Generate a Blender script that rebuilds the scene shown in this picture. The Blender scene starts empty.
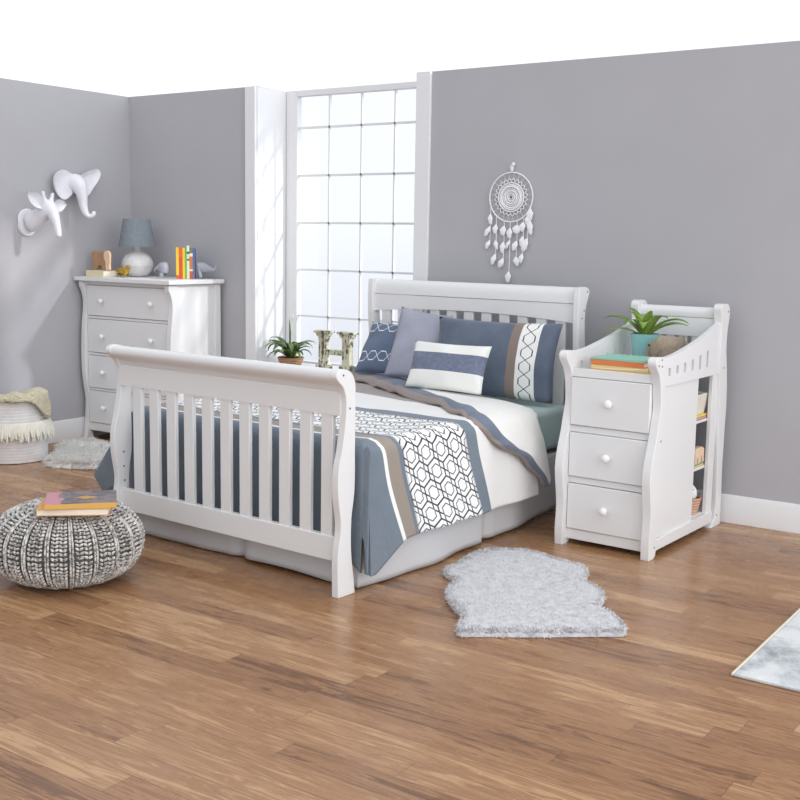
import bpy, bmesh, math, random
from mathutils import Vector, Matrix, noise
PI = math.pi
sc = bpy.context.scene
COL = sc.collection
rnd = random.Random(7)
TH = -math.radians(3.0738)          # the bed stands slightly askew to the room

# ------------------------------------------------------------------ materials
def lin(c):
    return tuple((x/12.92 if x <= .04045 else ((x+.055)/1.055)**2.4) for x in (c[0]/255, c[1]/255, c[2]/255)) + (1,)

class X:
    """tiny expression wrapper round node sockets"""
    nt = None
    def __init__(s, k): s.k = k
    def __add__(a, b): return mth('ADD', a, b)
    def __radd__(a, b): return mth('ADD', b, a)
    def __sub__(a, b): return mth('SUBTRACT', a, b)
    def __rsub__(a, b): return mth('SUBTRACT', b, a)
    def __mul__(a, b): return mth('MULTIPLY', a, b)
    __rmul__ = __mul__
    def __truediv__(a, b): return mth('DIVIDE', a, b)
    def __neg__(a): return mth('MULTIPLY', a, -1.0)

def node(t, **kw):
    n = X.nt.nodes.new(t)
    for k, v in kw.items(): setattr(n, k, v)
    return n
def setin(n, i, v):
    if isinstance(v, X): X.nt.links.new(v.k, n.inputs[i])
    else: n.inputs[i].default_value = v
def mth(op, *a):
    n = node('ShaderNodeMath', operation=op)
    for i, v in enumerate(a): setin(n, i, v)
    return X(n.outputs[0])
def ab(a): return mth('ABSOLUTE', a)
def mn(a, b): return mth('MINIMUM', a, b)
def mx(a, b): return mth('MAXIMUM', a, b)
def lt(a, b): return mth('LESS_THAN', a, b)
def gt(a, b): return mth('GREATER_THAN', a, b)
def between(a, lo, hi): return gt(a, lo)*lt(a, hi)
def fract(a): return mth('FRACT', a)
def floor_(a): return mth('FLOOR', a)
def mix(f, a, b):
    n = node('ShaderNodeMix', data_type='RGBA')
    setin(n, 0, f); setin(n, 6, a); setin(n, 7, b)
    return X(n.outputs[2])
def coords(kind='Object'):
    n = node('ShaderNodeTexCoord'); return X(n.outputs[kind])
def sep(v):
    n = node('ShaderNodeSeparateXYZ'); setin(n, 0, v); return [X(n.outputs[i]) for i in range(3)]
def comb(x, y, z):
    n = node('ShaderNodeCombineXYZ'); setin(n, 0, x); setin(n, 1, y); setin(n, 2, z); return X(n.outputs[0])
def noi(vec, scale, detail=3, rough=.5, dist=0):
    n = node('ShaderNodeTexNoise'); setin(n, 'Vector', vec); setin(n, 'Scale', scale); setin(n, 'Detail', detail)
    setin(n, 'Roughness', rough); setin(n, 'Distortion', dist); return X(n.outputs[0])
def voro(vec, scale, out='Distance', feature='F1'):
    n = node('ShaderNodeTexVoronoi', feature=feature); setin(n, 'Vector', vec); setin(n, 'Scale', scale); return X(n.outputs[out])
def white(vec):
    n = node('ShaderNodeTexWhiteNoise'); setin(n, 'Vector', vec); return X(n.outputs[0])
def mapr(v, a, b, c=0., d=1.):
    n = node('ShaderNodeMapRange'); setin(n, 0, v); setin(n, 1, a); setin(n, 2, b); setin(n, 3, c); setin(n, 4, d); return X(n.outputs[0])
def ramp(f, stops):
    n = node('ShaderNodeValToRGB'); setin(n, 0, f)
    e = n.color_ramp.elements
    while len(e) < len(stops): e.new(.5)
    for el, (p, c) in zip(e, stops): el.position = p; el.color = lin(c)
    return X(n.outputs[0])

MATS = {}
def mat(name, col, rough=.5, bump=None, bstr=.3, bdist=.01, spec=.5, sheen=0, coat=0, metal=0, trans=0, sub=0):
    """col: rgb tuple or function -> colour; bump: function -> height"""
    m = bpy.data.materials.new(name); m.use_nodes = True; X.nt = m.node_tree
    p = m.node_tree.nodes['Principled BSDF']
    c = col() if callable(col) else lin(col)
    setin(p, 'Base Color', c)
    setin(p, 'Roughness', rough() if callable(rough) else rough)
    p.inputs['Specular IOR Level'].default_value = spec
    p.inputs['Metallic'].default_value = metal
    if sheen: p.inputs['Sheen Weight'].default_value = sheen; p.inputs['Sheen Roughness'].default_value = .5
    if coat: p.inputs['Coat Weight'].default_value = coat; p.inputs['Coat Roughness'].default_value = .15
    if trans: p.inputs['Transmission Weight'].default_value = trans
    if sub: p.inputs['Subsurface Weight'].default_value = sub; p.inputs['Subsurface Radius'].default_value = (.01, .01, .008)
    if bump:
        b = node('ShaderNodeBump'); setin(b, 'Strength', bstr); setin(b, 'Distance', bdist); setin(b, 'Height', bump())
        m.node_tree.links.new(b.outputs[0], p.inputs['Normal'])
    MATS[name] = m
    return m

def weave(scale=900, amp=1.):
    def f():
        x, y, z = sep(coords())
        return noi(coords(), 60, 4)*.6*amp + noi(coords(), scale, 2)*.3
    return f
def mottled(c, d, scale=8, detail=4):
    return lambda: mix(mapr(noi(coords(), scale, detail), .35, .68), lin(c), lin(d))

WHITE = mat('white_paint', (229, 229, 229), .38, spec=.4, bump=lambda: noi(coords(), 45, 3), bstr=.03)
TRIMW = mat('trim_paint', (229, 229, 230), .45, spec=.4)
KNOBM = mat('knob_paint', (242, 242, 242), .25)
HOLE = mat('bolt_metal', (92, 90, 88), .4, metal=.6)
WALL = mat('wall_paint', mottled((175, 174, 178), (178, 177, 181), 2.5), .85, bump=lambda: noi(coords(), 140, 3), bstr=.05, bdist=.003, spec=.25)

def wood_floor_col():
    x, y, z = sep(coords())
    W, L = .105, 1.25
    row = floor_(y/W)
    r1 = white(comb(row, 3.1, 0.))
    xs = x + r1*L*3.7
    colm = floor_(xs/L)
    r2 = white(comb(row, colm, 1.7))
    v = comb(xs*1.1 + r2*31., y*13. + r2*17., r2*9.)
    g1 = noi(v, 2.2, 5, .62, 1.3)
    g2 = noi(comb(xs*3. + r2*5., y*95., r2*3.), 2., 3, .6)
    rings = mth('SINE', (g1*26.) + (r2*6.))*.5+.5
    f = g1*.45 + rings*.18 + g2*.22 + r2*.28
    c = ramp(f, [(.28, (100, 67, 43)), (.47, (140, 99, 66)), (.62, (165, 123, 86)), (.8, (189, 150, 110))])
    ey = mn(fract(y/W), 1.-fract(y/W))*W
    ex = mn(fract(xs/L), 1.-fract(xs/L))*L
    seam = mapr(mn(ey, ex), .0006, .0022, .45, 0.)
    return mix(seam, c, lin((70, 46, 32)))
def wood_floor_bump():
    x, y, z = sep(coords())
    W = .105
    ey = mn(fract(y/W), 1.-fract(y/W))*W
    return mapr(ey, .0, .003)*.7 + noi(comb(x*3., y*90., 0.), 2., 3)*.25
FLOOR = mat('oak_boards', wood_floor_col, lambda: mapr(noi(coords(), 9, 3), .3, .7, .2, .32), bump=wood_floor_bump, bstr=.12, bdist=.004, spec=.5)

def hexdist(px, py):
    """distance 0 at a cell centre .. .5 at its border, honeycomb of unit cells (flat sides along x)"""
    S3 = 1.7320508
    def cell(ox, oy):
        a = (fract((px+ox)) - .5); b = (fract((py+oy)/S3) - .5)*S3
        return a, b
    ax, ay = cell(0., 0.); bx, by = cell(.5, S3/2)
    c = lt(ax*ax+ay*ay, bx*bx+by*by)
    gx = ab(c*ax + (1.-c)*bx); gy = ab(c*ay + (1.-c)*by)
    return mx(gx, gx*.5 + gy*.8660254)
def hexchain(s, w, width, slope, line):
    """single file of hexagons along s (one per unit), w = offset from the axis"""
    d = mn(fract(s), 1.-fract(s))
    g = mn(d*slope, width)
    return lt(ab(ab(w)-g), line)

BLUE = (96, 113, 137); TAUPE = (152, 142, 132); CREAM = (234, 233, 231); INK = (52, 54, 62)
def comforter_col():
    u, v, _ = sep(coords('UV'))           # u metres across the bed, v metres from the foot end (slanted down the sides)
    c = mix(mapr(noi(coords(), 7, 3), .3, .7), lin((112, 123, 134)), lin((121, 132, 143)))
    c = mix(between(v, .195, .217), c, lin((240, 240, 238)))
    c = mix(between(v, .217, .298), c, lin(TAUPE))
    band = between(v, .325, .80)
    cs = .108
    px = (v-.325)/cs; py = u/cs
    h = hexdist(px, py)
    h2 = hexdist(px+.25, py+.433)
    ln = mx(mx(lt(ab(h-.485), .022), lt(ab(h-.27), .024)), lt(ab(h2-.485), .018)*gt(h, .3))
    edge = mx(lt(ab(v-.331), .004), lt(ab(v-.794), .004))*.35
    c = mix(band, c, mix(mx(ln, edge), lin((243, 243, 242)), lin(INK)))
    c = mix(gt(v, .885), c, lin(CREAM))
    c = mix(gt(v, mn(1.08 - u*.2, 1.32))*lt(u, -.2)*gt(u, -1.5), c, lin((158, 148, 146)))
    return c
COMF = mat('comforter_cloth', comforter_col, .85, bump=lambda: noi(coords(), 34, 5)*1.+noi(coords(), 500, 2)*.12, bstr=.35, bdist=.012, spec=.2, sheen=.15)
def cuff_col():
    u, v, _ = sep(coords('UV'))           # u 0..1 along the fold, v 0..1 from front edge to crease
    blue = mix(mapr(noi(coords(), 9, 3), .3, .7), lin((104, 115, 132)), lin((117, 127, 143)))
    bw = mapr(u, .28, .42, .75, .18)
    c = mix(lt(v, bw), lin((232, 230, 226)), blue)
    tw = mapr(u, .30, .50, .17, .055)
    return mix(lt(v, tw), c, lin((150, 138, 134)))
CUFF = mat('cuff_cloth', cuff_col, .85, bump=lambda: noi(coords(), 30, 5), bstr=.35, bdist=.012, spec=.2, sheen=.15)
SHEET = mat('sage_sheet', mottled((170, 190, 190), (179, 198, 196), 6), .85, bump=lambda: noi(coords(), 14, 3), bstr=.2, bdist=.01, spec=.2)
SKIRT = mat('skirt_linen', (202, 202, 204), .9, bump=lambda: noi(coords(), 18, 4), bstr=.2, bdist=.01, spec=.2)
DUST = mat('board_raw', (200, 196, 190), .7)

def sham_col():
    u, v, _ = sep(coords('UV'))
    c = mix(mapr(noi(coords(), 9, 3), .3, .7), lin((92, 102, 119)), lin((104, 114, 130)))
    c = mix(between(u, .645, .72), c, lin((140, 124, 116)))
    ln = hexchain(v*5.4+.3, u-.795, .043, .14, .0045)
    return mix(between(u, .72, .87), c, mix(ln, lin((238, 238, 235)), lin(INK)))
SHAM = mat('sham_cloth', sham_col, .85, bump=weave(), bstr=.2, spec=.2, sheen=.2)
def chain_col():
    u, v, _ = sep(coords('UV'))
    c = mix(mapr(noi(coords(), 9, 3), .3, .7), lin((92, 106, 128)), lin((106, 119, 141)))
    w = mn(ab(v-.27), ab(v-.86))
    ln = hexchain(u*4.8, w, .085, .3, .009)
    return mix(ln, c, lin((232, 236, 242)))
CHAIN = mat('chain_cloth', chain_col, .85, bump=weave(), bstr=.2, spec=.2, sheen=.2)
PLAIN = mat('plain_grey_cloth', mottled((150, 152, 166), (160, 161, 174), 8), .85, bump=weave(), bstr=.2, spec=.2, sheen=.2)
def lumbar_col():
    u, v, _ = sep(coords('UV'))
    return mix(between(v, .37, .76), lin((236, 236, 231)), mix(mapr(noi(coords(), 60, 3), .3, .7), lin((104, 112, 134)), lin((122, 130, 150))))
LUMB = mat('lumbar_cloth', lumbar_col, .9, bump=weave(300, 1.2), bstr=.3, spec=.2, sheen=.2)

GLASS = bpy.data.materials.new('window_glass'); GLASS.use_nodes = True; X.nt = GLASS.node_tree
for n in list(X.nt.nodes): X.nt.nodes.remove(n)
_o = node('ShaderNodeOutputMaterial'); _m = node('ShaderNodeMixShader'); _t = node('ShaderNodeBsdfTransparent'); _g = node('ShaderNodeBsdfGlossy')
_t.inputs[0].default_value = (.97, .98, 1, 1); _g.inputs['Roughness'].default_value = .05; _m.inputs[0].default_value = .05
X.nt.links.new(_t.outputs[0], _m.inputs[1]); X.nt.links.new(_g.outputs[0], _m.inputs[2]); X.nt.links.new(_m.outputs[0], _o.inputs[0])

# ------------------------------------------------------------------ mesh builder
class MB:
    def __init__(s): s.v = []; s.f = []; s.uv = {}
    def add(s, vs, fs, uv=None):
        b = len(s.v); s.v += [tuple(p) for p in vs]; s.f += [tuple(b+i for i in f) for f in fs]
        if uv:
            for i, t in enumerate(uv): s.uv[b+i] = t
        return s
    def box(s, x0, x1, y0, y1, z0, z1):
        v = [(x, y, z) for z in (z0, z1) for y in (y0, y1) for x in (x0, x1)]
        return s.add(v, [(0, 2, 3, 1), (4, 5, 7, 6), (0, 1, 5, 4), (2, 6, 7, 3), (0, 4, 6, 2), (1, 3, 7, 5)])
    def prism(s, pts, axis, a, b):
        n = len(pts)
        def mk(t, p):
            return {'x': (t, p[0], p[1]), 'y': (p[0], t, p[1]), 'z': (p[0], p[1], t)}[axis]
        v = [mk(a, p) for p in pts] + [mk(b, p) for p in pts]
        return s.add(v, [tuple(range(n)), tuple(range(2*n-1, n-1, -1))] + [(i, (i+1) % n, n+(i+1) % n, n+i) for i in range(n)])
    def lathe(s, prof, n=32, c=(0, 0, 0), fn=None, cap=True):
        v = []; m = len(prof)
        for k, (r, z) in enumerate(prof):
            for i in range(n):
                a = 2*PI*i/n; q = r*(fn(a, k/(m-1)) if fn else 1)
                v.append((c[0]+q*math.cos(a), c[1]+q*math.sin(a), c[2]+z))
        f = [(k*n+i, k*n+(i+1) % n, (k+1)*n+(i+1) % n, (k+1)*n+i) for k in range(m-1) for i in range(n)]
        if cap: f += [tuple(range(n-1, -1, -1)), tuple((m-1)*n+i for i in range(n))]
        return s.add(v, f)
    def tube(s, pts, r, n=8, closed=False):
        pts = [Vector(p) for p in pts]; m = len(pts)
        rs = r if isinstance(r, (list, tuple)) else [r]*m
        v = []; up = None
        for i, p in enumerate(pts):
            if closed: t = pts[(i+1) % m]-pts[i-1]
            else: t = pts[min(i+1, m-1)]-pts[max(i-1, 0)]
            t.normalize()
            if up is None:
                up = Vector((0, 0, 1)) if abs(t.z) < .9 else Vector((1, 0, 0))
            sx = t.cross(up); sx.normalize(); up = sx.cross(t)
            for k in range(n):
                a = 2*PI*k/n; v.append(p+(sx*math.cos(a)+up*math.sin(a))*rs[i])
        f = []
        for i in range(m if closed else m-1):
            j = (i+1) % m
            f += [(i*n+k, i*n+(k+1) % n, j*n+(k+1) % n, j*n+k) for k in range(n)]
        if not closed: f += [tuple(range(n-1, -1, -1)), tuple((m-1)*n+k for k in range(n))]
        return s.add(v, f)
    def grid(s, fn, nu, nv, uvf=None):
        v = []; uv = []
        for j in range(nv+1):
            for i in range(nu+1):
                v.append(fn(i/nu, j/nv)); uv.append(uvf(i/nu, j/nv) if uvf else (i/nu, j/nv))
        W = nu+1
        return s.add(v, [(j*W+i, j*W+i+1, (j+1)*W+i+1, (j+1)*W+i) for j in range(nv) for i in range(nu)], uv)
    def ell(s, c, r, n=16, m=10, M=None):
        v = []
        for j in range(m+1):
            t = PI*j/m
            for i in range(n):
                a = 2*PI*i/n
                p = Vector((r[0]*math.sin(t)*math.cos(a), r[1]*math.sin(t)*math.sin(a), -r[2]*math.cos(t)))
                if M is not None: p = M @ p
                v.append((c[0]+p.x, c[1]+p.y, c[2]+p.z))
        return s.add(v, [(j*n+i, j*n+(i+1) % n, (j+1)*n+(i+1) % n, (j+1)*n+i) for j in range(m) for i in range(n)])
    def xform(s, M):
        s.v = [tuple(M @ Vector(p)) for p in s.v]; return s
    def build(s, name, m, parent=None, smooth=40, bevel=0, solid=0, sub=0, weld=True):
        me = bpy.data.meshes.new(name); me.from_pydata(s.v, [], s.f)
        if s.uv:
            l = me.uv_layers.new(name='UVMap')
            for lp in me.loops: l.data[lp.index].uv = s.uv.get(lp.vertex_index, (0, 0))
        bm = bmesh.new(); bm.from_mesh(me)
        if weld and not s.uv: bmesh.ops.remove_doubles(bm, verts=bm.verts, dist=1e-6)
        bmesh.ops.recalc_face_normals(bm, faces=bm.faces); bm.to_mesh(me); bm.free()
        if smooth:
            me.polygons.foreach_set('use_smooth', [True]*len(me.polygons)); me.set_sharp_from_angle(angle=math.radians(smooth))
        me.materials.append(m)
        o = bpy.data.objects.new(name, me); COL.objects.link(o)
        if parent: o.parent = parent
        if solid:
            q = o.modifiers.new('solid', 'SOLIDIFY'); q.thickness = solid; q.offset = 0
        if bevel:
            q = o.modifiers.new('bevel', 'BEVEL'); q.width = bevel; q.segments = 2; q.limit_method = 'ANGLE'; q.angle_limit = math.radians(40)
        if sub:
            q = o.modifiers.new('sub', 'SUBSURF'); q.levels = sub; q.render_levels = sub
        return o

def tag(o, label=None, cat=None, group=None, kind=None):
    for k, v in (('label', label), ('category', cat), ('group', group), ('kind', kind)):
        if v: o[k] = v
    return o
def thing(name, loc, label, cat, rz=0, group=None):
    o = bpy.data.objects.new(name, None); COL.objects.link(o); o.location = loc; o.rotation_euler = (0, 0, rz); o.empty_display_size = .1
    return tag(o, label, cat, group)
def skin(name, pts, edges, m, parent=None, sub=2, flat=()):
    """one continuous body grown round a skeleton: pts = [(x,y,z,radius)]"""
    me = bpy.data.meshes.new(name); me.from_pydata([p[:3] for p in pts], edges, [])
    o = bpy.data.objects.new(name, me); COL.objects.link(o); me.materials.append(m)
    if parent: o.parent = parent
    q = o.modifiers.new('skin', 'SKIN'); q.use_smooth_shade = True
    for i, p in enumerate(pts):
        r = p[3]; me.skin_vertices[0].data[i].radius = r if isinstance(r, tuple) else (r, r)
        me.skin_vertices[0].data[i].use_root = (i == 0)
    q = o.modifiers.new('sub', 'SUBSURF'); q.levels = sub; q.render_levels = sub
    return o
def smoothpath(pts, k=6):
    """Catmull-Rom through 2-D/3-D points"""
    P = [Vector(p) for p in pts]; out = []
    for i in range(len(P)-1):
        a, b, c, d = P[max(i-1, 0)], P[i], P[i+1], P[min(i+2, len(P)-1)]
        for j in range(k):
            t = j/k
            out.append(.5*((2*b)+(c-a)*t+(2*a-5*b+4*c-d)*t*t+(3*b-a-3*c+d)*t**3))
    out.append(P[-1]); return out
def sp(pts, k=4): return [tuple(p) for p in smoothpath(pts, k)]
def lerp(a, b, t): return a+(b-a)*t
def struct(o): o['kind'] = 'structure'; return o

# ------------------------------------------------------------------ the room
CZ = 2.44
struct(MB().box(-.2, 9, -9, .36, -.06, 0).build('floor', FLOOR))
struct(MB().box(-.14, 0, -6.6, .36, 0, CZ).build('wall_left', WALL))
struct(MB().box(0, 1.5, -4.3, -4.2, 0, CZ).build('shade_wall', WALL))      # unseen short wall, added to block light from the dresser corner
wb = MB()
wb.box(0, 1.225, 0, .34, 0, CZ)                 # left of the window recess
wb.box(2.535, 6.1, 0, .10, 0, CZ)                # right of it
wb.box(1.225, 2.535, 0, .34, 0, .54)            # below the sill
struct(wb.build('wall_back', WALL))
tr = MB()
tr.box(1.146, 1.236, -.02, 0, 0, CZ); tr.box(1.225, 1.236, 0, .30, .585, CZ)
tr.box(2.522, 2.624, -.02, 0, 0, CZ); tr.box(2.522, 2.535, 0, .10, .585, CZ)
struct(tr.build('trim_1', TRIMW, bevel=.003))
# the window at the back of the recess: it runs on behind the right-hand wall
win = MB()
wx0, wx1, wz0, wz1, wy = 1.236, 3.30, .585, CZ, .30
win.box(wx0, 1.333, wy, wy+.05, wz0, wz1); win.box(3.21, wx1, wy, wy+.05, wz0, wz1)
win.box(1.333, 3.21, wy, wy+.05, wz0-.04, wz0+.012); win.box(1.333, 3.21, wy, wy+.05, 2.40, wz1)
W1 = struct(win.build('window_1', TRIMW, bevel=.003))
mu = MB()
for k in range(1, 7): mu.box(1.333+.268*k-.006, 1.333+.268*k+.006, wy+.014, wy+.032, wz0+.012, 2.40)
for k in range(1, 6): mu.box(1.333, 3.21, wy+.014, wy+.032, .592+.32*k-.007, .592+.32*k+.007)
mu.build('muntins', TRIMW, W1)
MB().box(1.333, 3.21, wy+.020, wy+.026, wz0+.012, 2.40).build('window_pane', GLASS, W1)
MB().box(1.236, 2.522, -.03, wy, .555, .585).build('window_sill', TRIMW, W1, bevel=.004)
lw = MB().box(2.535, 3.4, .10, .36, 0, .545).box(3.30, 3.4, .10, .36, .545, CZ)
struct(lw.build('wall_recess', TRIMW))
bp = [(0, 0), (-.016, 0), (-.016, .13), (-.008, .15), (0, .15)]
struct(MB().prism(bp, 'x', 2.624, 6.1).prism(bp, 'x', .016, 1.146).build('baseboard_back', TRIMW, bevel=.002))
struct(MB().prism([(0, 0), (.016, 0), (.016, .13), (.008, .15), (0, .15)], 'y', -6.6, 0).build('baseboard_left', TRIMW, bevel=.002))

# ------------------------------------------------------------------ the bed
BO = Vector((3.686, -2.252, 0))
Mbed = Matrix.Translation(BO) @ Matrix.Rotation(TH, 4, 'Z')
bed = thing('sleigh_bed', BO, 'white wooden sleigh bed with slatted headboard and footboard', 'bed', TH)
BW = 1.438
fpost = sp([(-.003, 0), (-.005, .08), (-.006, .160), (0, .215), (.010, .265), (.011, .316), (.002, .37), (-.006, .422), (-.009, .484), (-.003, .544),
         (.012, .593), (.020, .633), (.030, .688), (.036, .736), (.038, .788), (.033, .829), (.016, .866), (-.010, .888), (-.024, .906), (-.020, .924), (-.004, .935),
         (.016, .9375), (.045, .932), (.072, .915), (.090, .884), (.095, .843), (.095, .782), (.095, .60), (.097, .52), (.095, .436), (.086, .375), (.078, .327),
         (.075, .25), (.080, .158), (.094, .07), (.103, 0)], 3)
fb = bpy.data.objects
rail = sp([(.032, .845), (.020, .868), (-.006, .884), (-.020, .902), (-.018, .922), (-.003, .933), (.016, .9345), (.045, .929), (.068, .912), (.080, .885), (.082, .85)], 3) + [(.066, .842), (.066, .745), (.032, .745), (.032, .838), (.036, .8405)]
foot = MB().prism(rail, 'x', -BW+.03, -.03).build('footboard', WHITE, bed, smooth=35)
MB().box(-BW+.03, -.03, .030, .062, .138, .243).build('lower_rail', WHITE, foot, bevel=.004)
def post(pts, x0, nm, par, mt=WHITE):
    return MB().prism(pts, 'x', x0, x0+.035).build(nm, mt, par, smooth=35, bevel=.003)
pr = post(fpost, -.035, 'post', foot); pl = post(fpost, -BW, 'post', foot)
dots = MB()
for (y, z) in ((.020, .912), (.058, .775)): dots.lathe([(.006, 0), (.006, .001)], 12)
def bolts(parent, pts, x, rad=.006):
    """small bolt heads on the outer face x"""
    for (y, z) in pts:
        b = MB().add([(x, y+rad*math.cos(a), z+rad*math.sin(a)) for a in [2*PI*i/12 for i in range(12)]] + [(x+.0012, y+rad*.8*math.cos(a), z+rad*.8*math.sin(a)) for a in [2*PI*i/12 for i in range(12)]],
              [tuple(range(12, 24))] + [(i, (i+1) % 12, 12+(i+1) % 12, 12+i) for i in range(12)])
        b.build('bolt', HOLE, parent, smooth=0)['label'] = 'dark metal bolt head'
bolts(pr, [(.018, .913), (.060, .776)], 0, .005)
bolts(pl, [(.045, .42), (.045, .35), (.047, .28), (.047, .225), (.05, .20)], -BW+.035, .005)
for k in range(11):
    c = -.102-.1187*k
    MB().box(c-.031, c+.031, .036, .056, .24, .747).build('slat', WHITE, foot, bevel=.003)
# headboard
hpost = [(1.945, 0), (1.945, .30), (1.955, .45), (1.957, .60), (1.945, .80), (1.933, .94), (1.927, 1.02), (1.925, 1.10), (1.926, 1.17), (1.932, 1.213)]
hpost = sp(hpost, 3) + sp([(1.990, 1.216), (2.018, 1.212), (2.035, 1.198), (2.037, 1.182), (2.022, 1.148), (2.008, 1.112), (2.001, 1.07), (2.0, 1.02), (2.005, .96), (2.012, .88), (2.02, .70), (2.03, .50), (2.03, .25), (2.03, 0)], 3)
hr = sp([(1.946, 1.128), (1.948, 1.16), (1.955, 1.19), (1.972, 1.209), (1.995, 1.2125), (2.014, 1.206), (2.024, 1.188), (2.016, 1.155), (2.0, 1.128)], 3)
head = MB().prism(hr, 'x', -BW+.03, -.03)
# flat panel under the roll, arched below
arch = [(-BW+.03, 1.125), (-.03, 1.125)]
arch += [(lerp(-.03, -BW+.03, t), 1.022+.030*(1-(2*t-1)**2)) for t in [i/20 for i in range(21)]]
head.prism(arch, 'y', 1.949, 1.985)
head = head.build('headboard', WHITE, bed, smooth=35)
hp = post(hpost, -.035, 'post', head); post(hpost, -BW, 'post', head)
bolts(hp, [(2.015, 1.19), (1.985, 1.09), (1.965, 1.05)], 0, .005)
for k in range(11):
    c = -.127-.1195*k
    MB().box(c-.031, c+.031, 1.957, 1.977, .40, 1.05).build('slat', WHITE, head, bevel=.003)
MB().box(-BW+.03, -.03, 1.952, 1.984, .28, .41).build('lower_rail', WHITE, head, bevel=.003)
for x0 in (-.075, -BW+.05):
    MB().box(x0, x0+.025, .16, 1.95, .16, .30).build('side_rail', WHITE, bed, bevel=.003)
MB().box(-BW+.05, -.05, .16, 1.93, .30, .345).build('mattress_board', DUST, bed)

def bedmesh(mb, name, m, label, cat, group=None, **kw):
    o = mb.build(name, m, None, **kw); o.matrix_world = Mbed
    return tag(o, label, cat, group)
def rbox(x0, x1, y0, y1, z0, z1, r, nu=40, nv=40):
    pass
# mattress under a fitted sheet
mt = MB().box(-BW+.035, -.028, .145, 1.925, .362, .588)
mo = bedmesh(mt, 'mattress', SHEET, 'full-size mattress in a sage green fitted sheet', 'mattress', smooth=50)
q = mo.modifiers.new('bev', 'BEVEL'); q.width = .035; q.segments = 5; q.limit_method = 'ANGLE'
# bed skirt: one cloth hanging on three sides, pleats at the middle and the corner
def skirt_pt(s, h):
    """s: 0..1 along left side -> foot -> right side; h: 0 top .. 1 hem"""
    LS, FT = 1.79, BW-.03
    L = 2*LS+FT; d = s*L
    fl = .016*h
    if d < LS: x, y = -BW+.022-fl, 1.92-d; nx, ny = -1, 0
    elif d < LS+FT: x, y = -BW+.022+(d-LS)*(BW-.036)/FT, .138-fl*.3; nx, ny = 0, -1
    else: x, y = -.014+fl*.4, .14+(d-LS-FT); nx, ny = 1, 0
    w = .010*h*math.sin(d*7.3)+.006*h*math.sin(d*17+1)
    for pc, wd in ((LS+FT*.50, .012), (LS+FT+.985, .02), (LS*.5, .02)):   # pleat openings
        e = d-pc
        if abs(e) < .055: w -= .030*h*(1-abs(e)/.055)
    if d > LS+FT: w += -.004+.014*h*(.5+.5*math.sin((d-LS-FT)*4-.3)); w -= .05*h*max(0, (y-1.0)/.9)
    if nx == 0: w = min(w, .004)*.9
    z = .352-(.352-.006-.012*max(0, math.sin(d*5.1))*(1 if d < LS+FT else .4))*h
    if d > LS+FT: z += .035*h*max(0, (y-1.1)/.8)
    return (x+nx*w, y+ny*w, z)
sk = MB().grid(lambda u, v: skirt_pt(u, v), 260, 14)
bedmesh(sk, 'bed_skirt', SKIRT, 'pale grey bed skirt hanging to the floor under the comforter', 'bed skirt', smooth=60, solid=.003)

# comforter
ZT, XL, XR, YF = .622, -BW-.012, .030, .118
def dome(d, r=.05):
    """path over a rounded edge: d<0 on the flat, d>0 beyond it; returns (out, drop)"""
    if d <= -r: return d, 0.
    a = min((d+r)/(r*PI/2), 1)*PI/2
    out, drop = -r+r*math.sin(a), r*(1-math.cos(a))
    ex = max(0, d+r-r*PI/2)
    return out, drop+ex
def comf_pt(u, v):
    HX, HY = .415, .385
    wx = XR-XL
    a = -HX+u*(wx+2*HX)                # metres from the left edge
    yend = lerp(1.47, 1.66, max(0, min(1, (-.05-(XL+a))/1.3)))
    b = -HY+v*(yend-YF+HY)             # metres from the foot edge
    # right/left
    side = 1 if a > wx/2 else -1
    da = (a-wx) if side > 0 else -a
    db = -b
    oa, ha = dome(da); ob, hb = dome(db)
    x = (XR+oa) if side > 0 else (XL-oa)
    y = YF-ob
    ea, eb = max(0, da), max(0, db)
    foot = max(0, min(1, 1-(y-.10)/.30)); foot = foot*foot*(3-2*foot)
    if ea > 0 and eb > 0:
        rho = math.hypot(ea, eb); ph = math.atan2(eb, ea); k = math.sin(2*ph)
        if side > 0:
            z = ZT-max(ea, eb)-.125*(ea/HX)*(1-.0*eb/HY); x += .018*k+.010*math.sin(ph*4)*rho; y = YF+.012*(1-eb/HY)
        else:
            z = ZT-rho-.02; x -= .30*k*min(1, rho/.36)*max(.3, 1-max(0, rho-.36)*3); y = YF+.010+.02*math.cos(ph)*k*rho
    else:
        z = ZT-max(ha, hb)
        if ha and hb: z = ZT-math.hypot(ha, hb)
        if side > 0 and ea > 0: z -= .125*foot*(ea/HX)
        if side > 0 and eb > 0: z -= .135*(eb/HY)*max(0, 1+da/.22)
    # puff and folds
    P = Vector((x*2.2, y*2.2, 3.))
    n1 = noise.noise(P)
    if da < -.05 and db < -.05:
        z += .010*n1+.006*noise.noise(P*3.1)
    hang = max(ea, 0)
    if hang > 0 and eb <= 0:
        w = .012*math.sin(y*9+.5)+.010*math.sin(y*21+2*n1)
        x += side*(.006+hang*(.05+w*1.4)); 
    z = max(z, .075)
    return (x, y, z)
def comf_uv(u, v):
    HX, HY = .415, .385
    wx = XR-XL; a = -HX+u*(wx+2*HX)
    yend = lerp(1.47, 1.66, max(0, min(1, (-.05-(XL+a))/1.3)))
    b = -HY+v*(yend-YF+HY)
    ea = max(0, a-wx, -a)
    return (XL+a, YF+b-.37*ea - .02*math.exp(-((a-wx)/.1)**2))
cm = MB().grid(comf_pt, 230, 190, comf_uv)
comf = bedmesh(cm, 'comforter', COMF, 'slate blue comforter with a hexagon patterned band spread over the bed', 'comforter', smooth=80, solid=.008)
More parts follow.
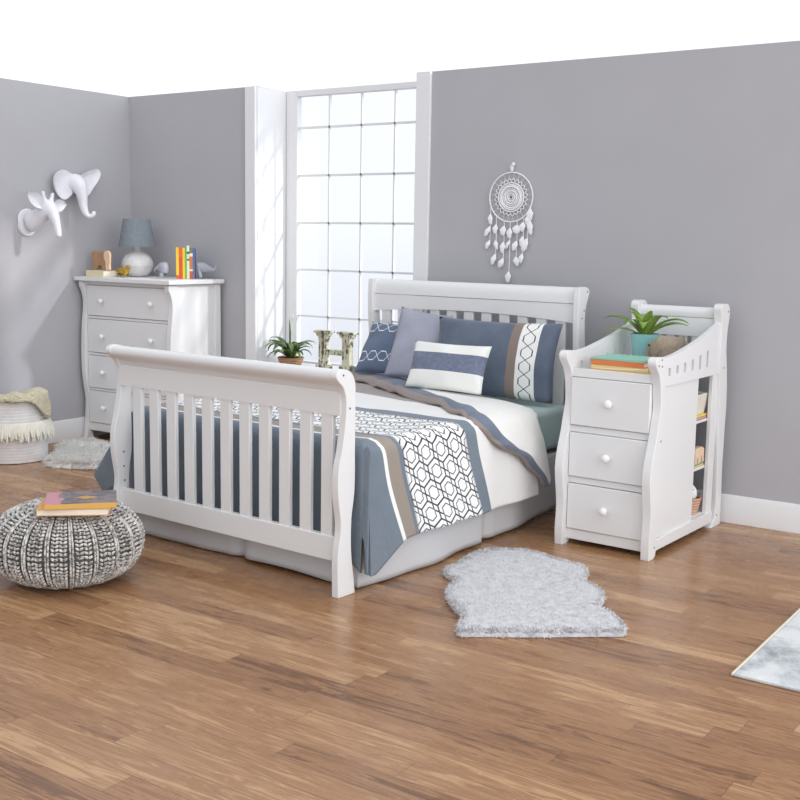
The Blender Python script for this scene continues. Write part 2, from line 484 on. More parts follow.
# the turned-back corner of the comforter
E_ = [(-1.43, 1.70, .632), (-1.25, 1.61, .638), (-.78, 1.36, .640), (-.33, 1.13, .640), (-.10, .99, .634), (.030, .94, .594), (.074, 1.08, .490), (.084, 1.30, .385), (.087, 1.47, .235)]
K_ = [(-1.43, 1.88, .618), (-1.10, 1.87, .618), (-.92, 1.76, .618), (-.78, 1.58, .618), (-.33, 1.51, .618), (-.10, 1.455, .614), (.005, 1.455, .586), (.038, 1.475, .500), (.046, 1.505, .420), (.058, 1.54, .27)]
E_.insert(2, (-1.00, 1.48, .640))
Es = smoothpath(E_, 10); Ks = smoothpath(K_, 10); NE = len(Es)-1
def cuff_pt(u, v):
    i = min(int(u*NE), NE-1); t = u*NE-i
    e = Es[i].lerp(Es[i+1], t); k = Ks[i].lerp(Ks[i+1], t)
    p = e.lerp(k, v)
    n = noise.noise(Vector((u*9, v*3, 1)))
    out = Vector((.15+.85*max(0, min(1, (u-.58)/.15)), -.1, 1-.9*max(0, min(1, (u-.60)/.12)))).normalized()
    roll = .030*math.sin(min(1, v/.16)*PI*.5)-.012        # thick rolled hem
    puff = .010*math.sin(v*PI)*(1+.6*n)
    rip = .008*math.sin(u*60+3*n)*max(0, 1-v*3)
    return tuple(p+out*(roll+puff+rip+.004)+Vector((0, .010*math.sin(u*47), 0))*max(0, 1-v*4))
cf = MB().grid(cuff_pt, 160, 40).build('turned_back_cuff', CUFF, comf, smooth=80, solid=.012)
cf['label'] = 'cream and blue underside folded back'

# ------------------------------------------------------------------ pillows
def pillow(name, m, label, cat, w, h, t, bottom, lean, yaw, roll=0, sag=.05, group=None):
    """bottom = bed-frame point under the middle of the lower edge; lean back and yaw in degrees"""
    N = 26
    def side(sg):
        def f(u, v):
            a, b = 2*u-1, 2*v-1
            x = w/2*a*(1-sag*(1-b*b)); z = h/2*b*(1-sag*(1-a*a))+h/2
            pr = ((1-a**2)*(1-b**2))
            th = t/2*(pr**.42) if pr > 0 else 0
            n = noise.noise(Vector((a*1.7+sg, b*1.7, w*9)))
            fold = .006*math.sin(6*math.atan2(b, a)+w*20)*(1-pr)
            return (x, sg*(th*(1+.12*n)+fold*(pr > 0)*(abs(a) < 1 and abs(b) < 1)), z)
        return f
    mb = MB().grid(side(-1), N, N).grid(side(1), N, N)
    M = Mbed @ Matrix.Translation(bottom) @ Matrix.Rotation(math.radians(yaw), 4, 'Z') @ Matrix.Rotation(-math.radians(lean), 4, 'X') @ Matrix.Rotation(math.radians(roll), 4, 'Y')
    bm = bmesh.new()
    o = mb.build(name, m, None, smooth=180)
    bm.from_mesh(o.data); bmesh.ops.remove_doubles(bm, verts=bm.verts, dist=1e-5); bmesh.ops.recalc_face_normals(bm, faces=bm.faces); bm.to_mesh(o.data); bm.free()
    o.matrix_world = M
    return tag(o, label, cat, group)
pillow('pillow_sham', SHAM, 'large slate blue pillow sham with taupe and hexagon stripes leaning on headboard', 'pillow', .750, .43, .12, (-.408, 1.706, .609), 14, 6, sag=.06)
pillow('throw_pillow', CHAIN, 'blue square pillow with two white hexagon chains beside the window', 'pillow', .36, .35, .11, (-1.165, 1.705, .672), 35, 6)
pillow('throw_pillow', PLAIN, 'plain lavender grey square pillow behind the striped lumbar pillow', 'pillow', .31, .42, .085, (-.905, 1.655, .664), 23, 26, 9)
pillow('lumbar_pillow', LUMB, 'small cream lumbar pillow with one wide blue stripe', 'pillow', .48, .26, .10, (-.485, 1.378, .672), 21, 2)

# ------------------------------------------------------------------ changing table
CO = Vector((4.492, -.964, 0)); CR = math.radians(-1.8)
ch = thing('changing_table', CO, 'white wooden changing table with three drawers and scooped rails', 'changing table', CR)
CWD = .490
cfp = sp([(0, 0), (-.006, .081), (.001, .197), (-.016, .308), (-.026, .389), (-.008, .478), (.016, .544), (.039, .634), (.054, .692), (.052, .748), (.046, .790), (.036, .828), (.018, .862),
          (-.006, .888), (-.022, .908), (-.024, .926), (-.012, .941), (.006, .945)], 3) + [(.03, .943), (.085, .938), (.094, .82)] + \
      sp([(.094, .742), (.098, .65), (.082, .466), (.071, .279), (.078, .12), (.082, .045), (.076, .030), (.070, .012), (.050, 0)], 3)
crp = sp([(.775, .005), (.815, .05), (.828, .141), (.818, .30), (.801, .513), (.790, .669), (.775, .80), (.764, .875), (.766, .95), (.768, 1.026), (.758, 1.09), (.748, 1.13), (.756, 1.152)], 3) + \
      sp([(.78, 1.157), (.840, 1.153), (.862, 1.135), (.870, 1.097), (.858, 1.047), (.850, .996), (.850, .92), (.868, .841), (.888, .736), (.896, .631), (.892, .527), (.890, .422), (.888, .317), (.896, .181), (.900, .074), (.900, .0)], 3) + [(.775, 0)]
def cpost(pts, x0, nm):
    return MB().prism(pts, 'x', x0, x0+.042).build(nm, WHITE, ch, smooth=35, bevel=.0025)
cpr = cpost(cfp, -.042, 'front_post'); cpost(cfp, -CWD, 'front_post')
rpr = cpost(crp, -.042, 'rear_post'); cpost(crp, -CWD, 'rear_post')
bolts(cpr, [(.008, .905), (.045, .90), (.040, .93), (.072, .553), (.055, .055)], 0, .005)
bolts(rpr, [(.845, 1.115), (.83, .83), (.84, .06)], 0, .005)
# side gallery with cut slots, side panels, rails
for x0 in (-.034, -CWD+.008):
    xa, xb = x0, x0+.026
    top = sp([(.085, .937), (.15, .937), (.241, .946), (.396, .971), (.519, .995), (.633, 1.023), (.70, 1.042), (.785, 1.068)], 4)
    g = MB()
    ys = [.150, .243, .334, .427, .521, .616]
    zt = [.885, .889, .895, .903, .916, .932]; zb = .849
    sw = .013
    def topz(y):
        for (a, b) in zip(top, top[1:]):
            if a[0] <= y <= b[0]: return lerp(a[1], b[1], (y-a[0])/(b[0]-a[0]))
        return top[0][1] if y < top[0][0]+.01 else top[-1][1]
    # built from blocks between the slots so the slots stay open
    prev = .085
    for yc, zz in zip(ys, zt):
        def seg(a, b, lo):
            n = 5
            up = [(lerp(a, b, i/n), topz(lerp(a, b, i/n))) for i in range(n+1)]
            g.prism([(a, lo), (b, lo)] + up[::-1], 'x', xa, xb)
        seg(prev, yc-sw, .803); seg(yc-sw, yc+sw, zz); g.box(xa, xb, yc-sw, yc+sw, .803, zb)
        prev = yc+sw
    seg(prev, .785, .803)
    g.build('side_gallery', WHITE, ch, smooth=30)
    pb = MB().box(x0+.002, x0+.016, .07, .540, .085, .806).build('side_panel', WHITE, ch)
    rb = MB().prism([(.075, .030), (.80, .027), (.80, .088), (.540, .088), (.075, .082)], 'x', x0, x0+.026).build('lower_side_rail', WHITE, ch, bevel=.002)
    MB().box(x0, x0+.020, .722, .80, .085, .806).build('rear_panel', WHITE, ch, bevel=.002)
# back panel of the gallery
bk = sp([(.782, 1.082), (.780, 1.11), (.795, 1.130), (.815, 1.134), (.832, 1.122), (.838, 1.082)], 3)
b_ = MB().prism(bk, 'x', -CWD+.04, -.04).box(-CWD+.04, -.04, .780, .812, .985, 1.079).build('back_panel', WHITE, ch, smooth=35)
for k in range(6):
    c = -.075-.068*k
    MB().box(c-.021, c+.021, .786, .804, .83, .988).build('slat', WHITE, b_, bevel=.002)
# carcass: tray, rails, dividers, shelves
MB().box(-CWD+.03, -.03, .055, .79, .812, .835).build('tray', WHITE, ch)
for (ya, z0, z1) in ((.040, .819, .858), (.045, .553, .584), (.045, .305, .335), (.040, .028, .078)):
    MB().box(-CWD+.040, -.040, ya, .062, z0, z1).build('front_rail', WHITE, ch, bevel=.0015)
MB().box(-CWD+.035, -.035, .46, .475, .08, .812).build('divider', WHITE, ch)
for (z0, z1) in ((.588, .816), (.339, .551), (.081, .302)):
    d = MB().box(-CWD+.044, -.044, .030, .060, z0, z1).box(-CWD+.06, -.06, .0605, .44, z0+.02, z1-.04).build('drawer', WHITE, ch, bevel=.004)
    kn = MB().lathe([(.006, 0), (.008, .010), (.012, .016), (.018, .022), (.021, .030), (.019, .039), (.012, .045), (.004, .047)], 20)
    kn.xform(Matrix.Translation((-.240, .031, (z0+z1)/2+.006)) @ Matrix.Rotation(PI/2, 4, 'X')); kn.build('knob', KNOBM, d, smooth=60)
for z in (.575, .333, .086):
    MB().box(-CWD+.035, -.035, .476, .79, z-.009, z+.006).build('shelf', WHITE, ch, bevel=.001)

# ------------------------------------------------------------------ dresser
DX0, DX1, DYF = .036, .930, -.500
dr = thing('dresser', ((DX0+DX1)/2, -.26, 0), 'white four-drawer dresser in the corner', 'dresser')
OFF = Vector((-(DX0+DX1)/2, .26, 0))
def D(mb, name, m=WHITE, par=None, **kw):
    return mb.xform(Matrix.Translation(OFF)).build(name, m, par or dr, **kw)
dp = sp([(-.515, 0), (-.500, .10), (-.493, .167), (-.487, .28), (-.500, .38), (-.512, .47), (-.515, .60), (-.512, .72), (-.504, .83), (-.492, .93), (-.490, .996), (-.505, 1.055), (-.522, 1.09), (-.522, 1.124)], 3)
dpp = dp + [(-.44, 1.124), (-.44, .12)] + sp([(-.44, .09), (-.455, .04), (-.45, 0)], 3)
for x0 in (DX0, DX1-.040):
    lg = D(MB().prism(dpp, 'x', x0, x0+.040), 'front_leg', smooth=35, bevel=.002)
    D(MB().box(x0, x0+.035, -.085, -.03, 0, 1.124), 'rear_leg', bevel=.002)
    D(MB().box(x0+.006 if x0 > .5 else x0+.008, x0+.028, -.445, -.084, .07, 1.124), 'side_panel')
    D(MB().box(x0+.002, x0+.036, -.445, -.084, .07, .115), 'side_rail', bevel=.002)
D(MB().box(.008, .956, -.545, -.022, 1.128, 1.158), 'top_board', bevel=.004)
for (ya, z0, z1) in ((-.478, 1.100, 1.124), (-.482, .866, .884), (-.482, .607, .625), (-.482, .356, .374), (-.485, .066, .122)):
    D(MB().box(DX0+.036, DX1-.036, ya, -.44, z0, z1), 'front_rail', bevel=.002)
D(MB().box(DX0+.036, DX1-.036, -.05, -.035, .07, 1.124), 'back_board')
for (z0, z1) in ((.887, 1.098), (.628, .863), (.377, .604), (.125, .353)):
    d = D(MB().box(DX0+.043, DX1-.043, -.490, -.462, z0, z1).box(DX0+.06, DX1-.06, -.4615, -.10, z0+.02, z1-.04), 'drawer', bevel=.004)
    for kx in (.250, .740):
        kn = MB().lathe([(.006, 0), (.007, .010), (.011, .015), (.017, .021), (.019, .028), (.017, .035), (.010, .041), (.003, .042)], 18)
        kn.xform(Matrix.Translation((kx, -.490, (z0+z1)/2)) @ Matrix.Rotation(PI/2, 4, 'X')); D(kn, 'knob', KNOBM, d, smooth=60)

# ------------------------------------------------------------------ on the dresser
TZ = 1.1585
CERAM = mat('ribbed_ceramic', mottled((214, 212, 214), (228, 226, 226), 20), .45)
SHADE = mat('shade_linen', mottled((128, 136, 144), (136, 144, 152), 40), .9, bump=lambda: noi(coords(), 400, 2), bstr=.1, spec=.2)
BRASS = mat('lamp_metal', (150, 145, 138), .35, metal=.9)
lamp = thing('table_lamp', (.320, -.235, TZ), 'table lamp with round white ribbed base and slate shade', 'lamp')
prof = [(.040, 0), (.060, .005), (.090, .032), (.108, .070), (.110, .088), (.105, .114), (.084, .148), (.052, .170), (.030, .180), (.025, .190), (.025, .203), (.028, .211)]
MB().lathe([tuple(p) for p in sp(prof, 4)], 96, fn=lambda a, k: 1-.022*abs(math.sin(a*12))).build('lamp_base', CERAM, lamp, smooth=60)
MB().tube([(0, 0, .21), (0, 0, .235)], .010, 10).tube([(0, 0, .235), (0, 0, .33)], .005, 8).build('lamp_stem', BRASS, lamp)
sh = MB().lathe([(.128, .212), (.128, .214), (.094, .404), (.093, .402), (.127, .212)], 48, cap=False)
sh.tube([(-.094, 0, .395), (.094, 0, .395)], .002, 6)
sh.build('lamp_shade', SHADE, lamp, smooth=60)

CREAMB = mat('cream_cover', (226, 214, 178), .7); PAPER = mat('page_edges', (235, 229, 214), .85)
def book(name, w, d, t, cov, label, loc, rz=0, group=None, tilt=None, cover_label=None):
    """closed book lying flat: spine along -y front, w along x, d along y"""
    o = thing(name, loc, label, 'book', rz, group)
    c = MB().box(-w/2, w/2, -d/2, d/2, 0, .0025).box(-w/2, w/2, -d/2, d/2, t-.0025, t).box(-w/2, w/2, -d/2, -d/2+.003, .0025, t-.0025)
    c.build('cover', cov, o, bevel=.0006)
    MB().box(-w/2+.004, w/2-.004, -d/2+.0032, d/2-.004, .0027, t-.0027).build('pages', PAPER, o)
    if tilt: o.rotation_euler = tilt
    return o
book('book', .180, .13, .043, CREAMB, 'thick cream book lying flat under the wooden elephant', (.185, -.440, TZ), 0)
TOYW = mat('toy_brown_wood', mottled((172, 134, 100), (184, 146, 112), 14), .6)
TOYL = mat('toy_light_wood', mottled((230, 200, 168), (238, 210, 180), 14), .55)
et = thing('wooden_elephant', (.180, -.418, TZ+.0475), 'brown wooden elephant figure on the cream book', 'toy')
ep = [(-.10, 0), (-.105, .08), (-.102, .115), (-.085, .128), (.035, .128), (.062, .115), (.062, 0), (.010, 0), (.008, .018), (-.008, .028), (-.030, .028), (-.045, .018), (-.047, 0)]
MB().prism(ep, 'y', -.02, .02).xform(Matrix.Translation((0, 0, .0005))).build('body', TOYW, et, bevel=.004)
eh = sp([(.040, .085), (.042, .112), (.062, .130), (.090, .128), (.103, .105), (.101, .07), (.098, .03), (.100, .004), (.090, .001), (.086, .03), (.080, .055), (.074, .03), (.074, .001), (.060, .001), (.058, .05), (.048, .068)], 3)
MB().prism(eh, 'y', -.036, -.0205).xform(Matrix.Translation((0, 0, .001))).build('head', TOYL, et, bevel=.003)['label'] = 'pale wood head with trunk'
YEL = mat('yellow_plastic', mottled((196, 160, 40), (120, 88, 34), 60), .4)
sk_ = thing('toy_giraffe', (.365, -.415, TZ), 'tiny yellow and brown toy animal before the lamp', 'toy')
sk_.scale = (1.3, 1.3, 1.3)
skin('body', [(0, 0, .034, .016), (.03, 0, .036, .015), (-.025, 0, .034, .015), (.046, 0, .052, .010), (.060, -.004, .056, .009), (.03, .012, .012, .006), (.03, .012, .003, .006), (.03, -.012, .012, .006), (.03, -.012, .003, .006), (-.025, .012, .012, .006), (-.025, .012, .003, .006), (-.025, -.012, .012, .006), (-.025, -.012, .003, .006), (-.045, 0, .042, .006), (-.055, 0, .030, .004), (.044, .010, .066, .004), (.044, -.010, .066, .004)],
     [(0, 1), (0, 2), (1, 3), (3, 4), (1, 5), (5, 6), (1, 7), (7, 8), (2, 9), (9, 10), (2, 11), (11, 12), (2, 13), (13, 14), (3, 15), (3, 16)], YEL, sk_)

def upbook(cols, w, h, d, label, loc, group, rz=0):
    """book standing on its tail, spine facing -y; colour bands up the spine"""
    m = mat('spine', lambda: spine(cols, h), .5)
    o = thing('picture_book', loc, label, 'book', rz, group)
    MB().box(-w/2, -w/2+.0018, -d/2, d/2, 0, h).box(w/2-.0018, w/2, -d/2, d/2, 0, h).box(-w/2+.0018, w/2-.0018, -d/2, -d/2+.002, 0, h).build('cover', m, o)
    MB().box(-w/2+.002, w/2-.002, -d/2+.0022, d/2-.004, .002, h-.003).build('pages', PAPER, o)
def spine(cols, h):
    x, y, z = sep(coords())
    c = lin(cols[0])
    for i in range(1, len(cols), 2): c = mix(gt(z, cols[i]*h), c, lin(cols[i+1]))
    return c
G = 'picture books standing on the dresser'
bx = 0; BA = math.radians(42)
for cols, w, h, lab in (
    ([(214, 92, 62), .12, (236, 196, 50)], .022, .213, 'yellow upright picture book first from the lamp'),
    ([(208, 84, 40), .7, (222, 100, 44)], .026, .212, 'orange red upright book between two yellow ones'),
    ([(238, 196, 56), .9, (240, 208, 84)], .018, .211, 'golden yellow upright book right of the orange red one'),
    ([(120, 176, 72), .8, (112, 170, 66)], .013, .214, 'thin grass green upright picture book'),
    ([(206, 226, 196), .55, (84, 110, 84), .60, (206, 226, 196), .75, (70, 100, 84), .82, (214, 232, 208)], .020, .226, 'tallest upright book with a pale mint spine'),
    ([(200, 84, 46), .25, (236, 224, 204), .31, (206, 116, 62), .72, (240, 222, 196), .82, (128, 120, 96)], .024, .212, 'brown orange upright book with a pale band'),
    ([(88, 118, 160), .5, (70, 110, 166)], .015, .205, 'thin blue upright book beside the rhino head')):
    w *= .92; q_ = bx+w/2; upbook(cols, w-.001, h, .15, lab, (.745+q_*math.cos(BA)-.070*math.sin(BA), -.275+q_*math.sin(BA)+.070*math.cos(BA), TZ), G, BA); bx += w
RHI = mat('rhino_resin', mottled((150, 152, 162), (164, 166, 176), 20), .5)
rh = thing('rhino_bookend', (.868, -.140, TZ), 'grey rhinoceros bookend, front half with head and horn', 'bookend', math.radians(38))
skin('body', [(-.030, 0, .076, .045), (-.052, 0, .075, .043), (0, 0, .078, .036), (.030, -.004, .072, .028), (.062, -.008, .062, .020), (.083, -.010, .062, .015), (.082, -.010, .080, .007), (.090, -.010, .100, .002), (-.020, -.022, .04, .015), (-.012, -.026, .008, .012), (-.030, .024, .04, .015), (-.026, .026, .008, .012), (.012, -.022, .104, .006), (.012, .016, .104, .006)],
     [(0, 1), (0, 2), (2, 3), (3, 4), (4, 5), (5, 6), (6, 7), (0, 8), (8, 9), (0, 10), (10, 11), (2, 12), (2, 13)], RHI, rh)
rh2 = thing('rhino_bookend', (.665, -.315, TZ), 'grey rhinoceros bookend, rear half behind the yellow book', 'bookend', math.radians(38))
skin('body', [(.012, 0, .076, .044), (.040, 0, .076, .042), (-.022, 0, .074, .036), (-.010, -.024, .04, .017), (-.014, -.026, .008, .013), (.002, .024, .04, .017), (.002, .026, .008, .013), (-.055, 0, .07, .006), (-.062, 0, .045, .004)],
     [(0, 1), (0, 2), (0, 3), (3, 4), (0, 5), (5, 6), (2, 7), (7, 8)], RHI, rh2)

# ------------------------------------------------------------------ animal heads on the left wall
PLAS = mat('white_resin', mottled((222, 222, 228), (230, 230, 235), 12), .55)
eh_ = thing('elephant_wall_head', (.001, -.545, 1.79), 'white faceted elephant head mounted on the wall, trunk curled', 'wall decoration')
skin('head', [(.010, 0, -.005, (.070, .085)), (.065, 0, .012, (.062, .078)), (.105, .0, -.020, (.048, .060)), (.120, .0, -.075, .039), (.124, .002, -.120, .033), (.128, .006, -.165, .029), (.138, .014, -.205, .025), (.160, .030, -.225, .021), (.180, .046, -.208, .018), (.184, .052, -.180, .016)],
     [(i, i+1) for i in range(9)], PLAS, eh_, sub=2)
def ear(sgn):
    if sgn < 0: out = sp([(.0, .070), (.05, .092), (.105, .085), (.150, .045), (.158, -.005), (.135, -.060), (.090, -.100), (.045, -.105), (.0, -.070)], 3)
    else: out = sp([(.0, .060), (.05, .080), (.105, .105), (.150, .112), (.168, .085), (.155, .040), (.115, -.020), (.070, -.075), (.0, -.070)], 3)
    n = len(out); m_ = (sum(p[0] for p in out)/n, sum(p[1] for p in out)/n)
    def at(p, k, dx):
        a, b = lerp(m_[0], p[0], k), lerp(m_[1], p[1], k)
        return (.060-.10*(a/.16)*(.35)+.05*(a/.16)**2+dx, sgn*(.035+a), b)
    v = [at(p, 1, 0) for p in out]+[at(p, .97, -.014) for p in out]+[at(p, .84, -.004) for p in out]+[at(p, .5, -.020) for p in out]+[at(m_, 1, -.024), at(m_, 1, -.036)]
    f = []
    for i in range(n):
        j = (i+1) % n
        f += [(i, j, n+j, n+i), (i, j, 2*n+j, 2*n+i), (2*n+i, 2*n+j, 3*n+j, 3*n+i), (3*n+i, 3*n+j, 4*n), (n+i, n+j, 4*n+1)]
    MB().add(v, f).build('ear', PLAS, eh_, smooth=30)
ear(1); ear(-1)
gh = thing('giraffe_wall_head', (.001, -.915, 1.52), 'white faceted giraffe head reaching out from the wall', 'wall decoration')
MB().lathe([(.070, 0), (.072, .006), (.066, .016)], 24, fn=lambda a, k: 1+.30*abs(math.cos(a))).xform(Matrix.Rotation(PI/2, 4, 'Y')).build('mount_plate', PLAS, gh, smooth=30)
skin('head', [(.010, 0, 0, (.062, .088)), (.06, .008, .010, (.052, .074)), (.13, .022, .050, (.048, .056)), (.185, .032, .098, (.048, .050)), (.220, .036, .075, (.044, .046)), (.242, .040, .025, (.034, .036)), (.256, .043, -.030, (.026, .028)), (.266, .045, -.078, (.024, .025)), (.268, .046, -.096, (.018, .019)), (.185, .062, .155, .013), (.182, .076, .200, .012), (.185, .002, .158, .013), (.182, -.006, .208, .012)],
     [(0, 1), (1, 2), (2, 3), (3, 4), (4, 5), (5, 6), (6, 7), (7, 8), (3, 9), (9, 10), (3, 11), (11, 12)], PLAS, gh, sub=2)
def gear(sgn):
    """leaf-shaped ear with a folded hollow"""
    d = Vector((-.05, sgn*.80, .62 if sgn < 0 else .16)).normalized(); b = Vector((.190, sgn*.036+.032, .105))
    L = .150 if sgn < 0 else .120
    up = Vector((.15, 0, 1)); sd_ = d.cross(up).normalized(); wv = sd_.cross(d).normalized()
    if sd_.x < 0: sd_ = -sd_
    v = []; f = []; n = 12
    for i in range(n+1):
        t_ = i/n; w_ = .040*(math.sin(PI*min(1, .10+.90*t_)))**.75+.002
        c = b+d*(L*t_)
        for q, h in ((wv*w_, 0), (wv*w_*.3, -.016), (-wv*w_*.3, -.018), (-wv*w_, 0), (Vector(), -.030)):
            v.append(tuple(c+q+sd_*h))
    for i in range(n):
        for k in range(5): f.append((5*i+k, 5*i+(k+1) % 5, 5*i+5+(k+1) % 5, 5*i+5+k))
    f += [(0, 1, 2, 3, 4), tuple(5*n+k for k in range(5))]
    MB().add(v, f).build('ear', PLAS, gh, smooth=40)
gear(1); gear(-1)

# ------------------------------------------------------------------ dream catcher
YARN = mat('white_yarn', (240, 239, 240), .9, bump=lambda: noi(coords(), 500, 2), bstr=.3)
FEA = mat('white_feather', (240, 240, 242), .9, spec=.2)
dcx, dcz, dR = 3.187, 1.700, .1400
dc_ = thing('dream_catcher', (dcx, -.004, dcz), 'white crocheted dream catcher with hanging feathers above the headboard', 'dream catcher')
def ring(R, z0, n=64, y=-.010, ph=0, amp=0, lob=1):
    return [((R+amp*abs(math.sin(lob*t/2)))*math.cos(t), y, (R+amp*abs(math.sin(lob*t/2)))*math.sin(t)+z0) for t in [2*PI*i/n+ph for i in range(n)]]
MB().tube(ring(dR, 0), .0042, 8, True).build('hoop', YARN, dc_, smooth=60)
web = MB()
for R, r in ((.012, .003), (.022, .005), (.036, .0055), (.047, .004), (.060, .006), (.070, .005), (.082, .0045)):
    web.tube(ring(R, 0), r, 6, True)
web.tube(ring(.090, 0, 192, amp=.016, lob=24), .0028, 6, True)
for k in range(24):
    a = 2*PI*(k+.5)/24
    web.tube([(.104*math.cos(a), -.010, .104*math.sin(a)), (dR*math.cos(a), -.010, dR*math.sin(a))], .0008, 4)
    web.tube([(.02*math.cos(a), -.009, .02*math.sin(a)), (.086*math.cos(a), -.009, .086*math.sin(a))], .0016, 4)
web.build('web', YARN, dc_, smooth=60)
lp = MB().tube([(0, -.008, dR), (-.010, -.010, dR+.018), (-.012, -.012, dR+.034), (0, -.012, dR+.046), (.012, -.012, dR+.034), (.010, -.010, dR+.018)], .0035, 6, True)
lp.ell((.012, -.016, dR+.045), (.011, .011, .011), 10, 8).tube([(0, -.012, dR+.01), (.002, -.012, dR+.04)], .007, 6)
lp.build('hanging_loop', YARN, dc_, smooth=60)
def feather(parent, x, z, L, tilt, w):
    mb = MB(); n = 10
    v = []
    ca, sa = math.cos(tilt), math.sin(tilt)
    for i in range(n+1):
        t = i/n; ww = w*(math.sin(PI*min(1, t*.92+.06)))**.7*(1+.15*math.sin(i*5.))
        for q, yy in ((-1, 0), (0, -.004), (1, 0), (0, .004)):
            lx, lz = q*ww, -t*L
            v.append((x+lx*ca+lz*sa, -.012+yy-.006*math.sin(t*3), z-lx*sa*.3+lz*ca))
    f = [(4*i+k, 4*i+(k+1) % 4, 4*i+4+(k+1) % 4, 4*i+4+k) for i in range(n) for k in range(4)]
    f += [(0, 1, 2, 3), tuple(4*n+k for k in range(4))]
    mb.add(v, f).build('feather', FEA, parent, smooth=80)
for (ax, L, fs) in ((-.132, .20, [(.05, .055, -.1, .012), (.12, .06, .5, .013), (.20, .05, .4, .012)]), (-.092, .235, [(.05, .05, .1, .013), (.14, .05, -.2, .011), (.22, .06, .3, .013)]),
                    (-.040, .24, [(.03, .05, .1, .015), (.12, .06, .1, .013), (.215, .055, .4, .014)]), (0, .31, [(.035, .055, 0, .014), (.105, .05, .4, .009), (.285, .06, .05, .014)]),
                    (.045, .20, [(.025, .045, 0, .020), (.115, .055, .3, .014), (.205, .05, -.2, .014)]), (.085, .235, [(.03, .05, .1, .015), (.11, .055, .1, .012), (.21, .05, .2, .012)]),
                    (.112, .19, [(.02, .05, 0, .012), (.15, .07, .3, .016)]), (.128, .11, [(.01, .06, 0, .016), (.075, .075, -.1, .014)])):
    z0 = -math.sqrt(max(0, dR**2-ax**2)) if abs(ax) < dR else 0
    c = MB().tube([(ax, -.010, z0), (ax+.003, -.011, z0-L*.5), (ax, -.011, z0-L-.02)], .0022, 6).build('cord', YARN, dc_)
    for (dz, l, tl, w) in fs: feather(c, ax, z0-dz, l*1.12, tl, w*1.3)

# ------------------------------------------------------------------ window sill: plant and letter
WICK = mat('basket_weave', lambda: mix(mapr(mth('SINE', sep(coords())[2]*520.)*.5+.5+noi(coords(), 90, 2)*.6, .3, 1.2), lin((150, 108, 72)), lin((205, 164, 122))), .8, bump=lambda: mth('SINE', sep(coords())[2]*520.), bstr=.4, bdist=.004)
SOIL = mat('potting_soil', (60, 46, 36), .95)
LEAFD = mat('dark_leaf', mottled((52, 78, 48), (100, 122, 62), 14), .4)
LEAFG = mat('green_leaf', mottled((92, 132, 54), (158, 182, 88), 14), .4)
SZ = .5855
def leaf(parent, m, base, az, length, rise, droop, width, n=12, twist=0):
    """long blade rising from base then arching over"""
    ca, sa = math.cos(az), math.sin(az); v = []; z = base[2]; r = 0
    ang = rise; ds = length/n
    for i in range(n+1):
        t = i/n
        w = width*(math.sin(PI*min(1, .18+.82*t))**.8 if t < 1 else 0.02)+.0004
        cx, cy = base[0]+r*ca, base[1]+r*sa
        nx, nz = -math.sin(ang), math.cos(ang)
        for q, d in ((-1, .25), (0, 0), (1, .25)):
            off = q*w; up = abs(q)*w*.35
            v.append((cx-sa*off+ca*nx*up, cy+ca*off+sa*nx*up, z+nz*up))
        r += math.cos(ang)*ds; z += math.sin(ang)*ds; ang -= droop/n*(.4+1.2*t)
    f = [(3*i+k, 3*i+k+1, 3*i+4+k, 3*i+3+k) for i in range(n) for k in range(2)]
    return MB().add(v, f).build('leaf', m, parent, smooth=80, solid=.0012)
pp = thing('potted_plant', (1.445, .105, SZ), 'dark green arching plant in a woven pot on the window sill', 'plant')
MB().lathe([(.066, 0), (.072, .004), (.092, .055), (.088, .058), (.082, .050), (.001, .050)], 32, cap=False).build('pot', WICK, pp)
MB().lathe([(.001, .046), (.081, .051)], 20).build('soil', SOIL, pp)
for k in range(26):
    az = 2*PI*k/26+rnd.uniform(-.15, .15); L = rnd.uniform(.16, .26)
    leaf(pp, LEAFD if k % 3 else LEAFG, (.02*math.cos(az), .02*math.sin(az), .052), az, L, rnd.uniform(.75, 1.35), rnd.uniform(1.5, 2.9), rnd.uniform(.017, .030))
for az, L in ((3.5, .25), (.1, .25), (-.6, .26), (-1.2, .24)):
    leaf(pp, LEAFD, (0, 0, .052), az, L, 1.25, 2.6, .012)
leaf(pp, LEAFD, (0, 0, .052), 2.4, .27, 1.45, .4, .008)
fl = MB().tube([(0, 0, .052), (.008, 0, .22), (.012, .005, .305)], .002, 6).ell((.012, .005, .325), (.010, .006, .022), 10, 8)
FLOW = mat('white_bloom', (238, 232, 220), .6)
fl.build('flower', FLOW, pp, smooth=60)['label'] = 'small white bloom on a stem'
def hcol():
    n = noi(coords(), 22, 6, .7); n2 = noi(coords(), 7, 3)
    x, y, z = sep(coords())
    st = noi(comb(x*60., 0., z*9.), 1., 3)
    c = mix(mapr(n2, .4, .6), lin((216, 213, 192)), lin((196, 195, 168)))
    return mix(mapr(n*.6+st*.5, .555, .60), c, lin((92, 86, 70)))
HM = mat('distressed_paint', hcol, .75, bump=lambda: noi(coords(), 22, 6, .7), bstr=.3)
hl = thing('letter_h', (1.830, .110, SZ), 'distressed cream wooden letter H standing on the window sill', 'letter')
for sx in (-1, 1):
    c = sx*.098
    pts = [(c-.056, .002), (c+.056, .002), (c+.056, .026), (c+.036, .034), (c+.031, .060), (c+.031, .190), (c+.036, .214), (c+.052, .224), (c+.056, .240), (-c*0+c-.056, .240), (c-.052, .224), (c-.036, .214), (c-.031, .190), (c-.031, .060), (c-.036, .034), (c-.056, .026)]
    MB().prism(pts, 'y', -.022, .022).build('upright', HM, hl, bevel=.003)
MB().box(-.068, .068, -.020, .020, .098, .132).build('crossbar', HM, hl, bevel=.003)
